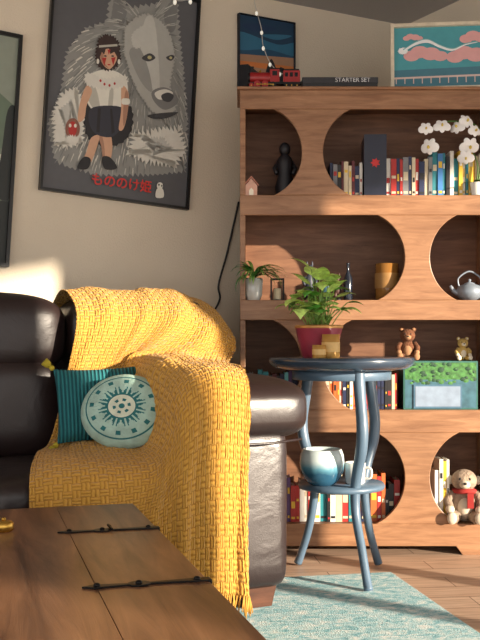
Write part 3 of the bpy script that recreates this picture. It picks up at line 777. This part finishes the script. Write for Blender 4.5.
# ------------------------------------------------------------------ coffee table
CA = math.radians(15.6); CO = (-.269, 2.41, 0)
ct = wood('coffee_table_wood', (92, 60, 40), (164, 118, 84), (7, .7, 7), .3, 3.2, bump=.25, blotch=.68)
cs = wood('coffee_table_side_wood', (60, 36, 24), (104, 68, 46), (1, 9, 9), .5, 3)
mb = MB(); W_, L_ = .78, 1.32
ws = [.19, .21, .20, .18]; x = 0
for w in ws:
    mb.box(-x-w+.0004, -x-.0004, -L_+.0, 0, .415, .45, 0); x += w
mb.box(-W_+.04, -.04, -L_+.04, -.04, .08, .415, 1)
for a in (-W_+.03, -.09):
    for b in (-L_+.03, -.09): mb.box(a, a+.06, b, b+.06, 0, .415, 1)
for yy in (-.33, -.80):
    o = [(0, -.011), (-.10, -.0045), (-.107, -.013), (-.120, -.016), (-.133, -.012), (-.139, -.005), (-.17, -.008), (-.195, -.011), (-.215, 0),
         (-.195, .011), (-.17, .008), (-.139, .005), (-.133, .012), (-.120, .016), (-.107, .013), (-.10, .0045), (0, .011)]
    mb.slab([(p[0], p[1]+yy) for p in o][::-1], .45, .4535, 2)
    mb.box(0, .004, yy-.011, yy+.011, .36, .4535, 2)
    for sx in (-.02, -.12, -.19): mb.sup((sx, yy, .4545), (.006, .006, .004), 1, 1, 2, None, 12, 6)
mb.tube([(-.10, -.345, .455), (-.105, -.31, .459), (-.10, -.318, .456)], .003, 2, 6)
mb.obj('coffee_table', [ct, cs, M('iron_strap', (26, 24, 24), .4, metal=.7)], loc=CO, rot=(0, 0, CA), bevel=.0008)
mb = MB(); mb.lathe([(.017, 0), (.021, .004), (.021, .018), (.016, .022), (.001, .024)], (0, 0, 0), 0); mb.sup((0, 0, .026), (.005, .005, .004), 1, 1, 0)
mb.obj('brass_tin', [gold], loc=(-.507, 2.06, .45))

# ------------------------------------------------------------------ rug
def rug_mat():
    m = bpy.data.materials.new('rug_weave'); m.use_nodes = True
    nt = m.node_tree; N = nt.nodes; L = nt.links; b = N['Principled BSDF']
    tc = N.new('ShaderNodeTexCoord')
    n1 = N.new('ShaderNodeTexNoise'); n1.inputs['Scale'].default_value = 22; n1.inputs['Detail'].default_value = 8; n1.inputs['Roughness'].default_value = .75; n1.inputs['Distortion'].default_value = 1.0
    mp = N.new('ShaderNodeMapping'); mp.inputs['Scale'].default_value = (1, 1.6, 1); L.new(tc.outputs['Object'], mp.inputs[0]); L.new(mp.outputs[0], n1.inputs[0])
    rp = N.new('ShaderNodeValToRGB'); e = rp.color_ramp.elements
    e[0].position = .36; e[0].color = lin((104, 164, 176))+[1]; e[1].position = .62; e[1].color = lin((226, 230, 226))+[1]
    e2 = e.new(.48); e2.color = lin((160, 202, 208))+[1]
    L.new(n1.outputs['Fac'], rp.inputs[0]); L.new(rp.outputs[0], b.inputs['Base Color'])
    n2 = N.new('ShaderNodeTexNoise'); n2.inputs['Scale'].default_value = 220; L.new(tc.outputs['Object'], n2.inputs[0])
    bp = N.new('ShaderNodeBump'); bp.inputs['Strength'].default_value = .7; bp.inputs['Distance'].default_value = .006
    L.new(n2.outputs['Fac'], bp.inputs['Height']); L.new(bp.outputs[0], b.inputs['Normal']); b.inputs['Roughness'].default_value = 1
    return m
mb = MB(); mb.box(-2.2, 0, -2.6, 0, .001, .008)
mb.obj('area_rug', [rug_mat()], loc=(.555, 3.53, 0), rot=(0, 0, math.radians(11)), bevel=.003)

# ------------------------------------------------------------------ side table
TC = Vector((.37, 3.5, 0)); tb = M('table_blue', (82, 104, 124), .4, var=.08, scale=12, bump=.05, coat=.2)
tt = M('table_top_blue', (52, 66, 82), .25, var=.1, coat=.3)
mb = MB()
mb.lathe([(.20, .752), (.235, .756), (.25, .764), (.262, .775), (.265, .786), (.262, .795), (.255, .798), (.001, .798)], tuple(TC), 1, 72)
mb.lathe([(.175, .716), (.18, .718), (.18, .752), (.175, .754)], tuple(TC), 0, 64)
mb.lathe([(.13, .316), (.155, .322), (.158, .332), (.153, .342), (.001, .342)], tuple(TC), 0, 56)
for ang, rf in ((-75, .255), (45, .222), (132, .222)):
    a = math.radians(ang); d = Vector((math.cos(a), math.sin(a), 0)); q = rf/.222
    prof = [(.165, .752), (.172, .70), (.188, .62), (.20, .55), (.19, .48), (.155, .40), (.134, .33), (.142, .24), (.168*q, .14), (.20*q, .06), (rf, .010)]
    pts = spline([TC+d*r+Vector((0, 0, z)) for r, z in prof], 5)
    rad = sp1([.023, .021, .020, .021, .021, .019, .018, .016, .015, .015, .016], 5)
    mb.tube(pts, rad, 0, 14)
mb.obj('side_table', [tb, tt], bevel=0)

mb = MB(); c = Vector((.285, 3.47, .798))
mb.lathe([(.055, 0), (.062, .006), (.074, .055), (.084, .10), (.086, .106)], tuple(c), 0, 44)
mb.lathe([(.0862, .104), (.088, .108), (.087, .115), (.080, .116), (.076, .104)], tuple(c), 5, 44)
mb.lathe([(.001, .100), (.078, .101)], tuple(c), 1, 40)
R = random.Random(19)
for k in range(50):
    az = R.uniform(0, 2*pi); f = k/50; el = 1.5-.75*R.random()**1.3; sl = R.uniform(.04, .10)+.10*f*(el/1.5)
    b0 = c+Vector((R.uniform(-.04, .04), R.uniform(-.03, .03), .1))
    dirv = Vector((math.cos(az)*math.cos(el), math.sin(az)*math.cos(el), math.sin(el)))
    tip = b0+dirv*sl
    mb.tube([b0, b0+dirv*sl*.5+Vector((0, 0, .004)), tip], .0018, 3, 5)
    mb.leaf(tip, az+R.uniform(-.6, .6), el*.55, R.uniform(.06, .088), R.uniform(.052, .070), R.uniform(1.2, 2.4), 2 if R.random() < .62 else 4, 10, .22, .62)
for az, el, sl in [(1.9, 1.4, .20), (2.6, 1.35, .17), (.8, 1.4, .16), (3.0, 1.45, .22), (-1.5, 1.45, .18), (-.6, 1.3, .14)]:
    b0 = c+Vector((0, 0, .1)); dirv = Vector((math.cos(az)*math.cos(el), math.sin(az)*math.cos(el), math.sin(el))); mb.tube([b0, b0+dirv*sl], .002, 3, 5)
    mb.leaf(b0+dirv*sl, az, 1.0, .095, .065, 1.2, 2, 10, .22, .65)
mb.obj('potted_plant', [M('pot_magenta', (146, 50, 70), .35, coat=.3), soil, M('leaf_var_light', (184, 216, 112), .3, var=.35, scale=70), M('stem_g2', (120, 160, 70), .5), M('leaf_var_dark', (88, 156, 60), .3, var=.4, scale=60), M('rim_gold', (190, 140, 80), .4, metal=.4)])
for (x, y, r, h) in [(.318, 3.365, .032, .082), (.275, 3.34, .024, .045)]:
    mb = MB(); mb.lathe([(r*.9, 0), (r, .004), (r, h), (r*.93, h), (r*.92, h*.7)], (0, 0, 0), 0, 32); mb.lathe([(.001, h*.68), (r*.93, h*.69)], (0, 0, 0), 1, 28)
    mb.lathe([(r*1.005, h*.25), (r*1.01, h*.26), (r*1.01, h*.65), (r*1.005, h*.66)], (0, 0, 0), 2, 32); mb.tube([(0, 0, h*.66), (.001, 0, h*.8)], .001, 3, 5)
    mb.obj('jar_candle', [M('gold_glass', (196, 150, 80), .2, metal=.3), M('wax', (215, 180, 120)), M('label_cream', (214, 176, 110), .5), blk], loc=(x, y, .798))
mb = MB(); c = (.293, 3.43, .342)
prof = [(.035, 0), (.045, .004), (.062, .02), (.076, .05), (.08, .08), (.077, .11), (.07, .128), (.066, .13), (.064, .12), (.07, .08), (.06, .03), (.001, .015)]
def glaze():
    m = bpy.data.materials.new('glaze_blue'); m.use_nodes = True
    nt = m.node_tree; N = nt.nodes; L = nt.links; b = N['Principled BSDF']
    tc = N.new('ShaderNodeTexCoord'); sx = N.new('ShaderNodeSeparateXYZ'); nz = N.new('ShaderNodeTexNoise'); nz.inputs['Scale'].default_value = 20
    L.new(tc.outputs['Object'], sx.inputs[0]); L.new(tc.outputs['Object'], nz.inputs[0])
    ma = N.new('ShaderNodeMath'); ma.operation = 'MULTIPLY_ADD'; ma.inputs[1].default_value = .03; L.new(nz.outputs['Fac'], ma.inputs[0]); L.new(sx.outputs['Z'], ma.inputs[2])
    mr = N.new('ShaderNodeMapRange'); mr.inputs[1].default_value = .02; mr.inputs[2].default_value = .14; L.new(ma.outputs[0], mr.inputs[0])
    rp = N.new('ShaderNodeValToRGB'); e = rp.color_ramp.elements; e[0].color = lin((42, 84, 110))+[1]; e[1].color = lin((198, 212, 212))+[1]; e[0].position = .35; e[1].position = .74
    x = e.new(.5); x.color = lin((92, 144, 162))+[1]
    L.new(mr.outputs[0], rp.inputs[0]); L.new(rp.outputs[0], b.inputs['Base Color']); b.inputs['Roughness'].default_value = .15
    return m
mb.lathe(prof, (0, 0, 0), 0, 48)
mb.obj('glazed_bowl', [glaze()], loc=c)
mb = MB(); mb.lathe([(.028, 0), (.036, .006), (.038, .075), (.035, .078), (.034, .07), (.032, .01)], (0, 0, 0), 0, 36)
mb.tube(spline([(.036, 0, .06), (.058, 0, .056), (.058, 0, .026), (.036, 0, .02)], 6), .0045, 0, 10)
mb.obj('coffee_mug', [M('mug_white', (214, 212, 206), .25)], loc=(.415, 3.46, .342), rot=(0, 0, -.4))

# ------------------------------------------------------------------ cables
def wp(px, py, off=.006):
    r = (px-240)/960; y = WY0/(1-.532*r); return Vector((r*y, y, .86+(340-py)*y/960))+n_*off
mb = MB(); mb.tube(spline([wp(238, 202), wp(233, 225), wp(226, 255), wp(218, 285), wp(219, 300), wp(208, 322), wp(200, 350)], 8), .0045, 0, 8)
mb.obj('power_cable', [M('cable_black', (22, 22, 22), .5)])
mb = MB(); pts = spline([wp(250, -8, .03), wp(252, 8, .03), wp(258, 30, .03), (wp(260, 48, .03)), wp(268, 66, .03), wp(280, 76, .03), wp(300, 84, .03)], 8)
mb.tube(pts, .0018, 0, 6)
for k in range(3, len(pts), 7): mb.sup(tuple(pts[k]+Vector((0, 0, -.010))), (.007, .007, .010), 1, 1, 1, None, 12, 8)
pts = spline([wp(160, -12, .03), wp(172, 2, .03), wp(190, 1, .03), wp(215, -4, .03), wp(250, -8, .03)], 8); mb.tube(pts, .0022, 0, 6)
for k in (8, 15, 22): mb.sup(tuple(pts[k]+Vector((0, 0, -.010))), (.008, .008, .012), 1, 1, 1, None, 12, 8)
mb.obj('string_lights', [M('cord_pale', (190, 186, 178), .5), M('bulb_pearl', (250, 244, 228), .3, emit=.4)])

# ------------------------------------------------------------------ camera + light
cam = bpy.data.cameras.new('camera'); co = bpy.data.objects.new('camera', cam); COL.objects.link(co)
co.location = (0, 0, .86); co.rotation_euler = (pi/2, 0, 0); cam.lens = 54; cam.sensor_width = 36; cam.shift_y = 20/640; cam.clip_start = .05
sc.camera = co
sun = bpy.data.lights.new('sun', 'SUN'); so = bpy.data.objects.new('sun', sun); COL.objects.link(so)
sun.energy = 12; sun.angle = math.radians(1.0); sun.color = (1.0, .86, .68)
so.rotation_euler = Vector((-.75, .55, -.18)).to_track_quat('-Z', 'Y').to_euler(); so.location = (4, -1, 3)
w = bpy.data.worlds.new('world'); sc.world = w; w.use_nodes = True
bg = w.node_tree.nodes['Background']; bg.inputs[0].default_value = (1.0, .97, .93, 1); bg.inputs[1].default_value = 2.0
sc.view_settings.view_transform = 'Standard'
sc.view_settings.exposure = 0
